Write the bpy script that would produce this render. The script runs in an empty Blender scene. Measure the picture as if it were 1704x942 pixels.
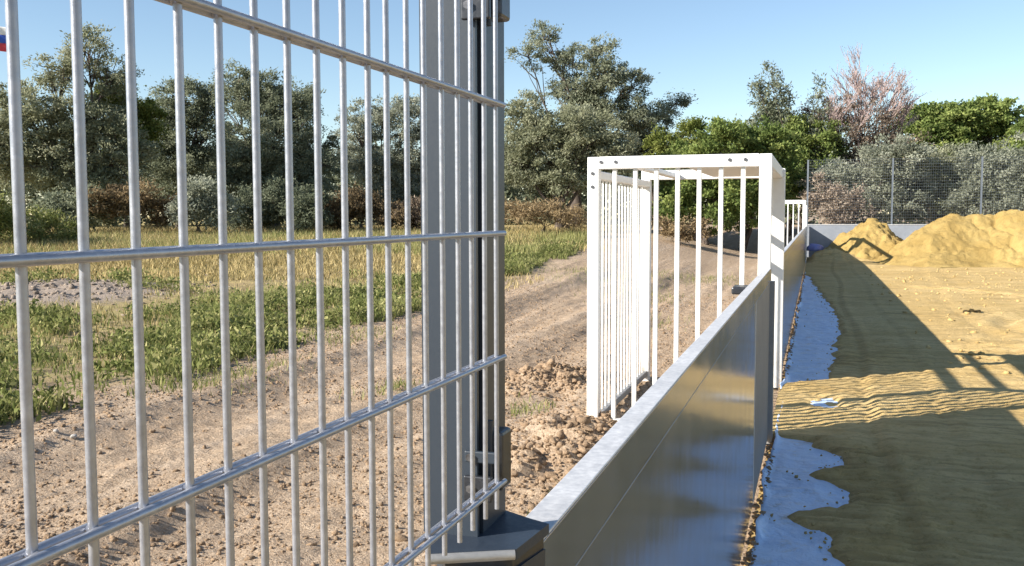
import bpy, bmesh, math, random
import numpy as np
from mathutils import Vector, Matrix
random.seed(7); RNG = np.random.default_rng(7)
scn = bpy.context.scene
COL = scn.collection

# ---------------------------------------------------------------- camera
EYE = 1.62
cd = bpy.data.cameras.new('camera'); cam = bpy.data.objects.new('camera', cd); COL.objects.link(cam)
cam.location = (0, 0, EYE)
cd.sensor_width = 36.0; cd.lens = 36.0 * 1602 / 1704
cd.clip_start = 0.05; cd.clip_end = 3000
YAW, PIT, ROL = 0.3056, 0.0703, -0.0023
fw = Vector((-math.sin(YAW)*math.cos(PIT), math.cos(YAW)*math.cos(PIT), -math.sin(PIT)))
rt = Vector((math.cos(YAW), math.sin(YAW), 0)); up = rt.cross(fw)
r2 = math.cos(ROL)*rt + math.sin(ROL)*up; u2 = -math.sin(ROL)*rt + math.cos(ROL)*up
cam.rotation_euler = Matrix((r2, u2, -fw)).transposed().to_euler()
scn.camera = cam

# ---------------------------------------------------------------- daylight
SUN_EL = math.radians(27.3)
SUN_ROT = math.atan2(-0.777, -0.63)
w = bpy.data.worlds.new('World'); scn.world = w; w.use_nodes = True
wn = w.node_tree; wn.nodes.clear()
sky = wn.nodes.new('ShaderNodeTexSky'); sky.sky_type = 'NISHITA'; sky.sun_disc = False
sky.sun_elevation = SUN_EL; sky.sun_rotation = SUN_ROT
sky.air_density = 0.95; sky.dust_density = 0.0; sky.ozone_density = 1.7
bg = wn.nodes.new('ShaderNodeBackground'); bg.inputs[1].default_value = 0.084
wo = wn.nodes.new('ShaderNodeOutputWorld')
wn.links.new(sky.outputs[0], bg.inputs[0]); wn.links.new(bg.outputs[0], wo.inputs[0])
sd = bpy.data.lights.new('sun', 'SUN'); sun = bpy.data.objects.new('sun', sd); COL.objects.link(sun)
sd.energy = 4.8; sd.angle = math.radians(0.5); sd.color = (1.0, 0.93, 0.82)
ldir = Vector((0.777*math.cos(SUN_EL), 0.63*math.cos(SUN_EL), -math.sin(SUN_EL)))
sun.rotation_euler = ldir.to_track_quat('-Z', 'Y').to_euler(); sun.location = (-10, -10, 12)
scn.view_settings.view_transform = 'Standard'; scn.view_settings.look = 'None'
scn.view_settings.exposure = 1.05; scn.view_settings.gamma = 1.0
scn.cycles.max_bounces = 8; scn.cycles.diffuse_bounces = 3; scn.cycles.glossy_bounces = 3
scn.cycles.transparent_max_bounces = 8; scn.cycles.use_denoising = True

# ---------------------------------------------------------------- noise and terrain
def _h(ix, iy, s):
    n = (ix.astype(np.int64)*374761393 + iy.astype(np.int64)*668265263 + s*1274126177) & 0xffffffff
    n = ((n ^ (n >> 13))*1274126177) & 0xffffffff
    return ((n ^ (n >> 16)) & 0xffff) / 65535.0
def vn(x, y, s=0):
    x = np.asarray(x, float); y = np.asarray(y, float)
    ix = np.floor(x); iy = np.floor(y); fx = x-ix; fy = y-iy
    fx = fx*fx*(3-2*fx); fy = fy*fy*(3-2*fy)
    a = _h(ix, iy, s); b = _h(ix+1, iy, s); c = _h(ix, iy+1, s); d = _h(ix+1, iy+1, s)
    return (a+(b-a)*fx)*(1-fy) + (c+(d-c)*fx)*fy - 0.5
def fbm(x, y, o=4, s=0):
    r = 0; a = 1.0
    for k in range(o):
        r = r + a*vn(x*2**k + 17.3*k, y*2**k - 9.1*k, s+k); a *= 0.5
    return r
def S(t):
    t = np.clip(t, 0, 1); return t*t*(3-2*t)
def bump(x, y, cx, cy, r): return np.exp(-(((x-cx)**2 + (y-cy)**2)/(r*r)))
def hz0(x, y):
    d = np.hypot(x, y)
    return 1.0*S((d-11)/34)*np.maximum(S((-1.5-x)/5), S((y-39)/6))
def ground_h(x, y):
    x = np.asarray(x, float); y = np.asarray(y, float)
    z = hz0(x, y)
    near = S((34-np.hypot(x, y))/12)
    lane = S((-1.0-x)/0.8)*S((x+6.9)/0.9)
    z = z + near*(0.05*fbm(x*0.9, y*0.9, 3, 3) + 0.022*fbm(x*5, y*5, 3, 11))
    z = z + lane*near*(0.045*fbm(x*3.2+0.2*fbm(x, y*0.4, 2, 5), y*0.28, 4, 21) + 0.016*fbm(x*16, y*16, 2, 31))
    z = z + near*0.058*(bump(x, 0*y, -5.2, 0, 0.22) - bump(x, 0*y, -4.6, 0, 0.28) - 0.8*bump(x, 0*y, -2.9, 0, 0.28) + bump(x, 0*y, -3.5, 0, 0.3))
    z = z + 0.16*bump(x, y*0.75, -2.35, 8.9*0.75, 0.5)*(0.7+0.9*fbm(x*6, y*6, 3, 40))
    z = z + 0.20*bump(x, y*0.45, -1.55, 6.3*0.45, 0.5)*(0.7+0.9*fbm(x*6, y*6, 3, 41))
    z = z + 0.22*bump(x, y, -13.6, 14.6, 1.9)*(0.8+0.8*fbm(x*2, y*2, 3, 42))
    c = S((x+1.3)/0.6)*S((38-y)/1.0)*S((y+20)/2)
    z = z*(1-c*0.75) - 0.05*S((x+0.47)/0.06)*S((37.6-y)/0.3)
    return z

# ---------------------------------------------------------------- helpers
def tagged(o, label=None, cat=None, group=None, kind=None):
    if label: o['label'] = label
    if cat: o['category'] = cat
    if group: o['group'] = group
    if kind: o['kind'] = kind
    return o
def thing(name, label, cat, loc=(0, 0, 0), group=None):
    o = bpy.data.objects.new(name, None); COL.objects.link(o); o.location = loc
    o.empty_display_size = 0.1
    return tagged(o, label, cat, group)
def link(name, me, mat, parent=None, loc=None):
    """mesh given in world coordinates (loc=None) or about its own origin (loc given in world)"""
    o = bpy.data.objects.new(name, me); COL.objects.link(o)
    if mat is not None and not me.materials: me.materials.append(mat)
    L = Vector(loc) if loc is not None else Vector((0, 0, 0))
    if parent is not None:
        o.parent = parent; L = L - parent.location
    o.location = L
    return o
def np_mesh(name, verts, faces, smooth=False, attr=None, attr_name='tint'):
    """verts (n,3), faces (m,k) all of one size k"""
    verts = np.asarray(verts, np.float32); faces = np.asarray(faces, np.int32)
    me = bpy.data.meshes.new(name); m, k = faces.shape
    me.vertices.add(len(verts)); me.vertices.foreach_set('co', verts.ravel())
    me.loops.add(m*k); me.loops.foreach_set('vertex_index', faces.ravel())
    me.polygons.add(m); me.polygons.foreach_set('loop_start', np.arange(0, m*k, k, dtype=np.int32))
    me.polygons.foreach_set('loop_total', np.full(m, k, np.int32))
    if smooth: me.polygons.foreach_set('use_smooth', np.ones(m, bool))
    if attr is not None:
        a = me.attributes.new(attr_name, 'FLOAT', 'POINT'); a.data.foreach_set('value', np.asarray(attr, np.float32))
    me.update(); me.validate()
    return me
class BM:
    def __init__(s): s.b = bmesh.new()
    def box(s, x0, x1, y0, y1, z0, z1, bev=0.0, seg=2):
        r = bmesh.ops.create_cube(s.b, size=1.0); vs = r['verts']
        for v in vs:
            v.co = Vector(((x0+x1)/2+v.co.x*(x1-x0), (y0+y1)/2+v.co.y*(y1-y0), (z0+z1)/2+v.co.z*(z1-z0)))
        if bev > 0:
            es = list({e for v in vs for e in v.link_edges})
            bmesh.ops.bevel(s.b, geom=es, offset=bev, segments=seg, profile=0.5, affect='EDGES')
        return s
    def tube(s, p, q, r0, r1=None, n=10, cap=True):
        p = Vector(p); q = Vector(q); d = q-p; r1 = r0 if r1 is None else r1
        m = Matrix.Translation((p+q)/2) @ d.to_track_quat('Z', 'Y').to_matrix().to_4x4()
        bmesh.ops.create_cone(s.b, cap_ends=cap, segments=n, radius1=r0, radius2=r1, depth=d.length, matrix=m); return s
    def prism(s, pts, z0, z1):
        a = [s.b.verts.new((x, y, z0)) for x, y in pts]; c = [s.b.verts.new((x, y, z1)) for x, y in pts]
        n = len(pts); s.b.faces.new(a[::-1]); s.b.faces.new(c)
        for i in range(n): s.b.faces.new((a[i], a[(i+1) % n], c[(i+1) % n], c[i]))
        return s
    def mesh(s, name, smooth=False):
        bmesh.ops.recalc_face_normals(s.b, faces=s.b.faces)
        me = bpy.data.meshes.new(name); s.b.to_mesh(me); s.b.free()
        if smooth:
            for p in me.polygons: p.use_smooth = True
            me.set_sharp_from_angle(angle=math.radians(40))
        return me
def grid_mesh(name, xs, ys, hf):
    X, Y = np.meshgrid(xs, ys); Z = hf(X, Y)
    nx, ny = len(xs), len(ys)
    i = np.arange(nx-1)[None, :] + nx*np.arange(ny-1)[:, None]
    f = np.stack([i, i+1, i+nx+1, i+nx], -1).reshape(-1, 4)
    return np_mesh(name, np.stack([X, Y, Z], -1).reshape(-1, 3), f, True)
def copy_tree(o, parent=None):
    c = o.copy(); COL.objects.link(c)
    if parent is not None: c.parent = parent
    for ch in o.children: copy_tree(ch, c)
    return c

# ---------------------------------------------------------------- materials
class NT:
    def __init__(s, name):
        s.m = bpy.data.materials.new(name); s.m.use_nodes = True; s.t = s.m.node_tree; s.N = s.t.nodes; s.N.clear()
        s.out = s.N.new('ShaderNodeOutputMaterial'); s.p = s.N.new('ShaderNodeBsdfPrincipled')
        s.t.links.new(s.p.outputs[0], s.out.inputs[0])
    def set(s, **k):
        for a, v in k.items():
            i = s.p.inputs[a.replace('_', ' ')]
            if hasattr(v, 'is_output'): s.t.links.new(v, i)
            else: i.default_value = v
        return s
    def val(s, sock, v):
        if hasattr(v, 'is_output'): s.t.links.new(v, sock)
        else: sock.default_value = v
    def pos(s, scale=(1, 1, 1)):
        g = s.N.new('ShaderNodeNewGeometry'); m = s.N.new('ShaderNodeMapping'); m.inputs['Scale'].default_value = scale
        s.t.links.new(g.outputs['Position'], m.inputs[0]); return m.outputs[0]
    def noise(s, vec, scale, detail=4, rough=0.55, dist=0.0):
        n = s.N.new('ShaderNodeTexNoise'); s.t.links.new(vec, n.inputs['Vector'])
        n.inputs['Scale'].default_value = scale; n.inputs['Detail'].default_value = detail
        n.inputs['Roughness'].default_value = rough; n.inputs['Distortion'].default_value = dist; return n.outputs[0]
    def ramp(s, f, stops):
        r = s.N.new('ShaderNodeValToRGB'); e = r.color_ramp.elements
        while len(e) < len(stops): e.new(0.5)
        for k, (p, c) in enumerate(stops): e[k].position = p; e[k].color = (*c, 1) if len(c) == 3 else c
        s.t.links.new(f, r.inputs[0]); return r.outputs[0]
    def mix(s, f, a, b, mode='MIX'):
        m = s.N.new('ShaderNodeMix'); m.data_type = 'RGBA'; m.blend_type = mode
        s.val(m.inputs[0], f); s.val(m.inputs[6], a if hasattr(a, 'is_output') else (*a, 1)); s.val(m.inputs[7], b if hasattr(b, 'is_output') else (*b, 1))
        return m.outputs[2]
    def math(s, op, a, b=0.0, c=0.0):
        m = s.N.new('ShaderNodeMath'); m.operation = op
        for i, v in enumerate((a, b, c)): s.val(m.inputs[i], v)
        return m.outputs[0]
    def mrange(s, v, a, b, c=0.0, d=1.0):
        m = s.N.new('ShaderNodeMapRange'); s.t.links.new(v, m.inputs[0])
        for i, q in enumerate((a, b, c, d)): m.inputs[i+1].default_value = q
        return m.outputs[0]
    def xyz(s, v):
        n = s.N.new('ShaderNodeSeparateXYZ'); s.t.links.new(v, n.inputs[0]); return n.outputs
    def attr(s, name):
        a = s.N.new('ShaderNodeAttribute'); a.attribute_name = name; return a.outputs['Fac']
    def rand(s):
        return s.N.new('ShaderNodeObjectInfo').outputs['Random']
    def bump(s, h, strength=0.5, dist=0.01):
        b = s.N.new('ShaderNodeBump'); b.inputs['Strength'].default_value = strength; b.inputs['Distance'].default_value = dist
        s.t.links.new(h, b.inputs['Height']); s.t.links.new(b.outputs[0], s.p.inputs['Normal']); return s

def m_metal(name, c0, c1, rough, metallic, scale=60.0, bumpd=0.0006, spec=0.5):
    n = NT(name); p = n.pos(); f = n.noise(p, scale, 5, 0.65)
    f2 = n.noise(p, scale*0.12, 3)
    c = n.mix(n.mrange(f, 0.3, 0.7), c0, c1)
    c = n.mix(n.mrange(f2, 0.35, 0.75, 0.0, 0.45), c, tuple(0.7*q for q in c0))
    n.set(Base_Color=c, Roughness=n.mrange(f, 0.25, 0.75, rough*0.8, min(1, rough*1.3)), Metallic=metallic)
    n.p.inputs['Specular IOR Level'].default_value = spec
    n.bump(f, 0.3, bumpd); return n.m
M = {}
M['galv'] = m_metal('galvanised_wire', (0.30, 0.315, 0.36), (0.42, 0.435, 0.48), 0.34, 0.5, 160)
def m_post():
    n = NT('slate_grey_coating'); f = n.noise(n.pos((1, 1, 0.2)), 9, 3, 0.5); g = n.noise(n.pos(), 420, 2, 0.5)
    n.set(Base_Color=n.mix(n.mrange(f, 0.3, 0.7), (0.027, 0.037, 0.052), (0.031, 0.042, 0.058)), Roughness=n.mrange(g, 0.3, 0.7, 0.40, 0.48))
    n.p.inputs['Specular IOR Level'].default_value = 0.4; n.bump(g, 0.2, 0.0002); return n.m
M['post'] = m_post()
M['capdark'] = m_metal('blue_grey_cap', (0.025, 0.036, 0.055), (0.034, 0.048, 0.070), 0.45, 0.0, 150, 0.0003, 0.35)
M['black'] = m_metal('dark_clamp_steel', (0.022, 0.025, 0.032), (0.05, 0.055, 0.065), 0.35, 0.35, 120)
M['cap'] = m_metal('bright_zinc_cap', (0.52, 0.52, 0.53), (0.84, 0.83, 0.82), 0.5, 0.25, 70)
M['trim'] = m_metal('grey_trim', (0.28, 0.28, 0.28), (0.36, 0.36, 0.36), 0.45, 0.3, 90)
def m_white():
    n = NT('white_powder_coating'); p = n.pos(); f = n.noise(p, 14, 4, 0.6); d = n.noise(p, 7, 6, 0.75); z = n.xyz(p)[2]
    c = n.mix(n.mrange(f, 0.3, 0.7), (0.76, 0.76, 0.755), (0.82, 0.82, 0.81))
    spl = n.math('MULTIPLY', n.mrange(z, 0.42, 0.05, 0.0, 0.8), n.mrange(d, 0.42, 0.62))      # dried mud splashes at the feet
    c = n.mix(spl, c, (0.42, 0.33, 0.24)); c = n.mix(n.mrange(d, 0.66, 0.74, 0.0, 0.35), c, (0.50, 0.46, 0.40))
    n.set(Base_Color=c, Roughness=n.mrange(d, 0.3, 0.7, 0.32, 0.5)); n.bump(f, 0.3, 0.0006); return n.m
M['white'] = m_white()
M['bolt'] = m_metal('bolt_steel', (0.10, 0.10, 0.11), (0.22, 0.22, 0.23), 0.4, 0.8, 200)
M['dull'] = m_metal('dull_grey_panel', (0.19, 0.185, 0.185), (0.24, 0.235, 0.235), 0.6, 0.1, 30)
M['endwall'] = m_metal('pale_grey_panel', (0.26, 0.285, 0.33), (0.32, 0.345, 0.39), 0.4, 0.1, 12)
M['fence'] = m_metal('fence_wire', (0.15, 0.175, 0.21), (0.20, 0.225, 0.26), 0.5, 0.3, 30)
def m_sheet():
    n = NT('polished_grey_sheet'); p = n.pos((1, 6, 0.35)); f = n.noise(p, 14, 5, 0.6); g = n.noise(n.pos(), 5, 4, 0.6)
    n.set(Base_Color=n.mix(n.mrange(g, 0.3, 0.7), (0.40, 0.39, 0.375), (0.48, 0.47, 0.455)), Metallic=0.65,
          Roughness=n.mrange(g, 0.3, 0.7, 0.11, 0.18))
    n.bump(n.noise(n.pos((1, 3, 1.2)), 3.0, 3, 0.5), 0.06, 0.01); return n.m
M['sheet'] = m_sheet()
def m_soil():
    n = NT('dry_soil'); p = n.pos(); q = n.xyz(p)
    big = n.noise(p, 0.5, 5, 0.6); fine = n.noise(p, 9, 6, 0.7); vf = n.noise(p, 60, 4, 0.7)
    streak = n.noise(n.pos((2.6, 0.16, 1)), 1.4, 5, 0.6)
    c = n.mix(n.mrange(fine, 0.3, 0.7), (0.44, 0.325, 0.22), (0.61, 0.475, 0.34))
    c = n.mix(n.mrange(streak, 0.48, 0.70, 0, 0.8), c, (0.68, 0.54, 0.40))
    c = n.mix(n.mrange(vf, 0.35, 0.62, 0.7, 0.0), c, (0.22, 0.14, 0.085))
    # grassy ground beyond the lane: dry straw litter over soil
    w = n.noise(p, 0.35, 4, 0.6)
    xs = n.math('ADD', q[0], n.math('MULTIPLY', n.math('SUBTRACT', w, 0.5), 3.5))
    yl = n.math('MULTIPLY', n.mrange(q[1], 22, 34, 0, 1), 1.2)
    straw = n.mix(n.mrange(fine, 0.3, 0.7), (0.36, 0.26, 0.11), (0.56, 0.43, 0.20))
    straw = n.mix(n.mrange(big, 0.42, 0.66, 0, 0.75), straw, (0.22, 0.22, 0.07))
    m1 = n.mrange(n.math('ADD', xs, yl), -6.2, -7.4)
    patch = n.mix(n.mrange(n.noise(p, 1.3, 5, 0.65), 0.42, 0.58), (0.33, 0.245, 0.14), (0.40, 0.33, 0.15))
    c = n.mix(m1, c, patch)
    c = n.mix(n.mrange(n.math('ADD', xs, n.math('MULTIPLY', yl, 3.5)), -10.5, -13.5), c, straw)
    # grey gravel heap
    dx = n.math('ADD', q[0], 13.6); dy = n.math('ADD', q[1], -14.6)
    r = n.math('SQRT', n.math('ADD', n.math('MULTIPLY', dx, dx), n.math('MULTIPLY', dy, dy)))
    r = n.math('ADD', r, n.math('MULTIPLY', n.math('SUBTRACT', fine, 0.5), 1.6))
    c = n.mix(n.mrange(r, 2.5, 1.9), c, n.mix(n.mrange(vf, 0.35, 0.65), (0.30, 0.235, 0.18), (0.46, 0.38, 0.31)))
    n.set(Base_Color=c, Roughness=0.95); n.p.inputs['Specular IOR Level'].default_value = 0.15
    n.bump(n.math('ADD', n.math('MULTIPLY', fine, 1.0), n.math('MULTIPLY', vf, 0.35)), 0.9, 0.05); return n.m
M['soil'] = m_soil()
def m_clod(name, a, b):
    n = NT(name); p = n.pos(); f = n.noise(p, 45, 6, 0.75); r = n.attr('tint')
    c = n.mix(n.mrange(f, 0.3, 0.7), a, b); c = n.mix(n.math('MULTIPLY', r, 0.6), c, tuple(0.6*x for x in a))
    n.set(Base_Color=c, Roughness=0.95); n.p.inputs['Specular IOR Level'].default_value = 0.15
    n.bump(f, 1.0, 0.02); return n.m
M['clod'] = m_clod('earth_clod', (0.34, 0.23, 0.145), (0.53, 0.385, 0.255))
M['pebble'] = m_clod('pale_stone', (0.45, 0.42, 0.38), (0.62, 0.58, 0.53))
M['gravel'] = m_clod('grey_gravel', (0.30, 0.235, 0.18), (0.46, 0.38, 0.31))
def m_sand(name='yellow_sand', pile=False):
    n = NT(name); p = n.pos(); big = n.noise(p, 0.9, 5, 0.6); fine = n.noise(p, 22, 6, 0.8); vf = n.noise(p, 130, 3, 0.7); med = n.noise(p, 5, 5, 0.65)
    if pile: c = n.mix(n.mrange(big, 0.35, 0.65), (0.48, 0.325, 0.105), (0.62, 0.45, 0.17))
    else: c = n.mix(n.mrange(big, 0.35, 0.65), (0.60, 0.415, 0.165), (0.73, 0.535, 0.25))
    if not pile:
        st = n.noise(n.pos((1.1, 10.5, 1)), 1.0, 3, 0.6, 0.35); st2 = n.noise(p, 0.7, 3, 0.5)  # dark streaks along X: shading of the sand ripples painted into the colour
        c = n.mix(n.math('MULTIPLY', n.mrange(st, 0.47, 0.58, 0.0, 1.0), n.mrange(st2, 0.38, 0.62, 0.2, 0.6)), c, (0.34, 0.22, 0.085))
    c = n.mix(n.mrange(med, 0.54, 0.70, 0.0, 0.40), c, (0.46, 0.31, 0.10))
    c = n.mix(n.mrange(fine, 0.36, 0.5, 0.5, 0.0), c, (0.36, 0.235, 0.075))
    c = n.mix(n.mrange(vf, 0.55, 0.75, 0.0, 0.5), c, (0.72, 0.58, 0.31))
    n.set(Base_Color=c, Roughness=0.92); n.p.inputs['Specular IOR Level'].default_value = 0.2
    n.bump(n.math('ADD', n.math('ADD', fine, med), n.math('MULTIPLY', vf, 0.4)), 0.8, 0.03 if not pile else 0.10); return n.m
M['sand'] = m_sand(); M['pile'] = m_sand('heaped_sand', True)
def m_tex():
    n = NT('pale_blue_geotextile'); p = n.pos(); f = n.noise(p, 4, 4, 0.6); g = n.noise(p, 90, 3, 0.6)
    c = n.mix(n.mrange(f, 0.35, 0.7), (0.54, 0.69, 0.93), (0.66, 0.78, 0.96))
    dn = n.noise(p, 6, 6, 0.7); c = n.mix(n.mrange(dn, 0.55, 0.72, 0.0, 0.55), c, (0.50, 0.38, 0.18))
    n.set(Base_Color=c, Roughness=n.mrange(g, 0.3, 0.7, 0.34, 0.55)); n.bump(n.math('ADD', f, n.math('ADD', n.math('MULTIPLY', n.noise(p, 14, 5, 0.7, 0.8), 0.35), n.math('MULTIPLY', g, 0.06))), 0.8, 0.04); return n.m
M['geo'] = m_tex()
def m_plain(name, c, rough=0.6):
    n = NT(name); f = n.noise(n.pos(), 18, 4, 0.6)
    n.set(Base_Color=n.mix(n.mrange(f, 0.3, 0.7), tuple(0.85*x for x in c), c), Roughness=rough); return n.m
def m_leaf(name, dark, mid, light, trans=0.25, rough=0.8):
    n = NT(name); t = n.attr('tint')
    c = n.ramp(t, [(0.0, dark), (0.5, mid), (1.0, light)])
    n.set(Base_Color=c, Roughness=rough); n.p.inputs['Specular IOR Level'].default_value = 0.12
    tr = n.N.new('ShaderNodeBsdfTranslucent'); n.t.links.new(c, tr.inputs[0])
    mx = n.N.new('ShaderNodeMixShader'); mx.inputs[0].default_value = trans
    n.t.links.new(n.p.outputs[0], mx.inputs[1]); n.t.links.new(tr.outputs[0], mx.inputs[2]); n.t.links.new(mx.outputs[0], n.out.inputs[0])
    return n.m
def m_bark(name, a, b):
    n = NT(name); f = n.noise(n.pos((1, 1, 0.25)), 14, 5, 0.7)
    n.set(Base_Color=n.mix(n.mrange(f, 0.3, 0.7), a, b), Roughness=0.9); n.bump(f, 0.7, 0.02); return n.m
M['bark'] = m_bark('dark_bark', (0.055, 0.042, 0.034), (0.13, 0.10, 0.08))
M['deadwood'] = m_bark('bare_pinkish_wood', (0.36, 0.27, 0.255), (0.52, 0.41, 0.395))
M['silver'] = m_leaf('silver_olive_leaf', (0.16, 0.175, 0.10), (0.32, 0.335, 0.215), (0.50, 0.50, 0.36), 0.45)
M['silver_dark'] = m_leaf('dark_silver_leaf', (0.11, 0.13, 0.085), (0.235, 0.26, 0.175), (0.40, 0.42, 0.30), 0.45)
M['pale_silver'] = m_leaf('pale_silver_leaf', (0.16, 0.175, 0.125), (0.36, 0.38, 0.29), (0.56, 0.57, 0.46), 0.45)
M['green'] = m_leaf('bright_green_leaf', (0.085, 0.125, 0.038), (0.20, 0.265, 0.08), (0.42, 0.47, 0.16), 0.45)
M['yellow_green'] = m_leaf('yellow_green_leaf', (0.08, 0.105, 0.022), (0.18, 0.215, 0.055), (0.36, 0.38, 0.12), 0.38)
M['rust'] = m_leaf('rust_brown_leaf', (0.11, 0.085, 0.05), (0.225, 0.165, 0.095), (0.40, 0.30, 0.17), 0.3)
M['brown_grey'] = m_leaf('brown_grey_leaf', (0.13, 0.10, 0.075), (0.27, 0.21, 0.16), (0.46, 0.38, 0.30), 0.3)
M['straw'] = m_leaf('dry_straw', (0.20, 0.17, 0.07), (0.42, 0.33, 0.15), (0.64, 0.52, 0.28), 0.2)
M['weed'] = m_leaf('green_weed', (0.085, 0.105, 0.028), (0.21, 0.235, 0.075), (0.48, 0.45, 0.20), 0.35)

# ================================================================ SETTING: ground, court sand
def steps(*segs):
    out = []
    for a, b, d in segs: out.append(np.arange(a, b, d))
    return np.concatenate(out)
gx = np.concatenate([-np.geomspace(900, 17, 36), steps((-16.5, -7.0, 0.12), (-7.0, -0.42, 0.034)),
                     [-0.40, -0.375, -0.345, -0.315, -0.29, 0.0], np.geomspace(0.5, 900, 44)])
gy = np.concatenate([-np.geomspace(300, 1, 16), steps((0, 3.4, 0.4), (3.4, 13, 0.036), (13, 30, 0.09), (30, 60, 0.4)), [36.9, 37.2, 37.6], np.geomspace(61, 1500, 26)])
gx.sort(); gy = np.unique(np.round(gy, 4))
tagged(link('ground', grid_mesh('ground', gx, gy, ground_h), M['soil']), 'dry brown soil lane and straw field', kind='structure')

WX, WB, WT = -0.298, -0.339, 1.2425          # court face, outer face and top of the boards
def sand_edge(y):
    pts_y = [-5, 3.2, 4.6, 4.95, 5.25, 5.55, 5.85, 6.15, 6.45, 6.7, 6.95, 7.08, 7.2, 9.3, 9.55, 9.75, 10.2, 12, 13.5, 15, 17, 20, 24, 26.5, 27.5, 40]
    pts_e = [.15, .16, .17, .0, -.16, .16, .2, -.10, .16, .19, -.02, .02, -.5, -.5, -.2, .05, .12, .2, .3, .34, .28, .12, -.1, -.2, -.5, -.5]
    return np.interp(y, pts_y, pts_e)
def court_h(x, y):
    x = np.asarray(x, float); y = np.asarray(y, float)
    e = sand_edge(y) + 0.12*fbm(x*3, y*3, 2, 50) + 0.025*fbm(x*14, y*14, 2, 54)
    sheet_hole = 0.8*bump(x*1.0+0.18*(y-8.6), y*0.5, 0.12, 8.6*0.5, 0.16)
    z = -0.03 + 0.062*S((x-e)/0.14 + 0.25) - 0.042*S(sheet_hole*1.2-0.25+0.9*fbm(x*7, y*7, 3, 58))*(bump(x, y*0.6, 0.1, 8.6*0.6, 0.35) > 0.25)
    ok = S((x-e)/0.15)
    far = S((24-y)/12)
    ph = (y + 0.19*fbm(x*1.1, y*0.9, 4, 60) + 0.05*x)/0.092
    col = 0.55+0.9*vn(x*2.4, y*0.3, 62)
    z = z + ok*far*((0.0095+0.0085*S((7-y)/.5)-0.0085*S((y-7)/.3)*S((11-y)/1))*np.sin(2*np.pi*ph)*np.clip(col, 0.15, 1.2) + 0.014*fbm(x*9, y*9, 3, 63) + 0.018*fbm(x*1.3, y*1.3, 3, 66)) + ok*0.03*np.maximum(0, fbm(x*3.5, y*3.5, 3, 67)-0.18)*S((x-1.2)/.6)
    for rx, rw, rd in ((0.47, 0.055, 0.02), (1.02, 0.06, 0.012), (2.2, 0.09, 0.02), (2.75, 0.09, 0.02)):
        c = rx + 0.05*np.sin(y*0.6) + (0.02*(y-12)**2*0.12 if rx > 2 else 0)
        z = z - ok*rd*(np.exp(-((x-c)/rw)**2) - 0.6*np.exp(-((x-c-1.9*rw)/rw)**2))*(0.7+0.6*np.sin(y*70)*0.4)
    for cx, cy, rr in ((4.6, 11.5, 2.1), (5.2, 15.0, 2.6), (0.6, 19.5, 3.4)):
        d = np.abs(np.hypot(x-cx, y-cy)-rr); z = z - (0.07*np.exp(-(d/0.12)**2) - 0.04*np.exp(-((d-.25)/0.1)**2))*(.6+.5*vn(x*6, y*6, 77))*S((x-1.7)/0.5)
    z = z + 0.05*S((y-28)/5)*(0.6+fbm(x*1.5, y*1.5, 3, 70)) + 0.42*bump(x*0.8, y, 0.35, 33.3, 0.85)*S((x+0.3)/0.3)*(0.85+0.5*fbm(x*3, y*3, 3, 71))
    lip = bump(0*x, y*0.5, 0, 7.02*0.5, 0.09)*S((x+0.3)/0.5)*0.03*(1+1.4*vn(x*5, y*2, 75))
    return z + lip
sx = np.concatenate([[WX+0.004], steps((-0.28, 2.2, 0.02)), np.geomspace(2.2, 24, 70)])
sy = np.concatenate([steps((-6, 3.4, 0.4), (3.4, 13, 0.02), (13, 31, 0.06), (31, 36.95, 0.11)), [36.95]])
tagged(link('sand_surface', grid_mesh('sand_surface', sx, sy, court_h), M['sand']), 'rippled yellow sand bed of the court', kind='structure')
gxs = np.linspace(0, 1, 40)
def geo_sheet(name, label, y0, y1, n):
    ys = np.linspace(y0, y1, n); U, Y = np.meshgrid(np.linspace(0, 1, 36), ys)
    left = -0.268 + 0.035*fbm(Y*2.3, Y*0+3, 3, 80) + 0.012*vn(Y*9, 0*Y, 81)
    X = left + U*(0.46-left)
    Z = 0.004 + 0.015*fbm(X*6, Y*2.2, 3, 83) + 0.009*np.maximum(0, .12-np.abs(fbm(X*3+Y*1.3, Y*1.6-X, 3, 84)))/.12 + 0.05*np.exp(-(U/0.035)**2)*np.maximum(0, 0.35+1.6*vn(Y*2.6, 0*Y, 85))
    Z = Z - 0.03*S((U-0.72)/0.28)
    nx = 36; i = np.arange(nx-1)[None, :] + nx*np.arange(n-1)[:, None]
    f = np.stack([i, i+1, i+nx+1, i+nx], -1).reshape(-1, 4)
    me = np_mesh(name, np.stack([X, Y, Z], -1).reshape(-1, 3), f, True)
    o = link(name, me, M['geo']); md = o.modifiers.new('thickness', 'SOLIDIFY'); md.thickness = 0.004; md.offset = -1
    return tagged(o, label, 'fabric sheet', 'blue fabric sheets along the boards')
geo_sheet('fabric_sheet', 'blue fabric sheet nearest the viewer, at the foot of the near board wall', 2.2, 8.95, 260)
geo_sheet('fabric_sheet', 'blue fabric sheet at the foot of the far board wall beyond the white goal', 9.02, 28, 420)

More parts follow.
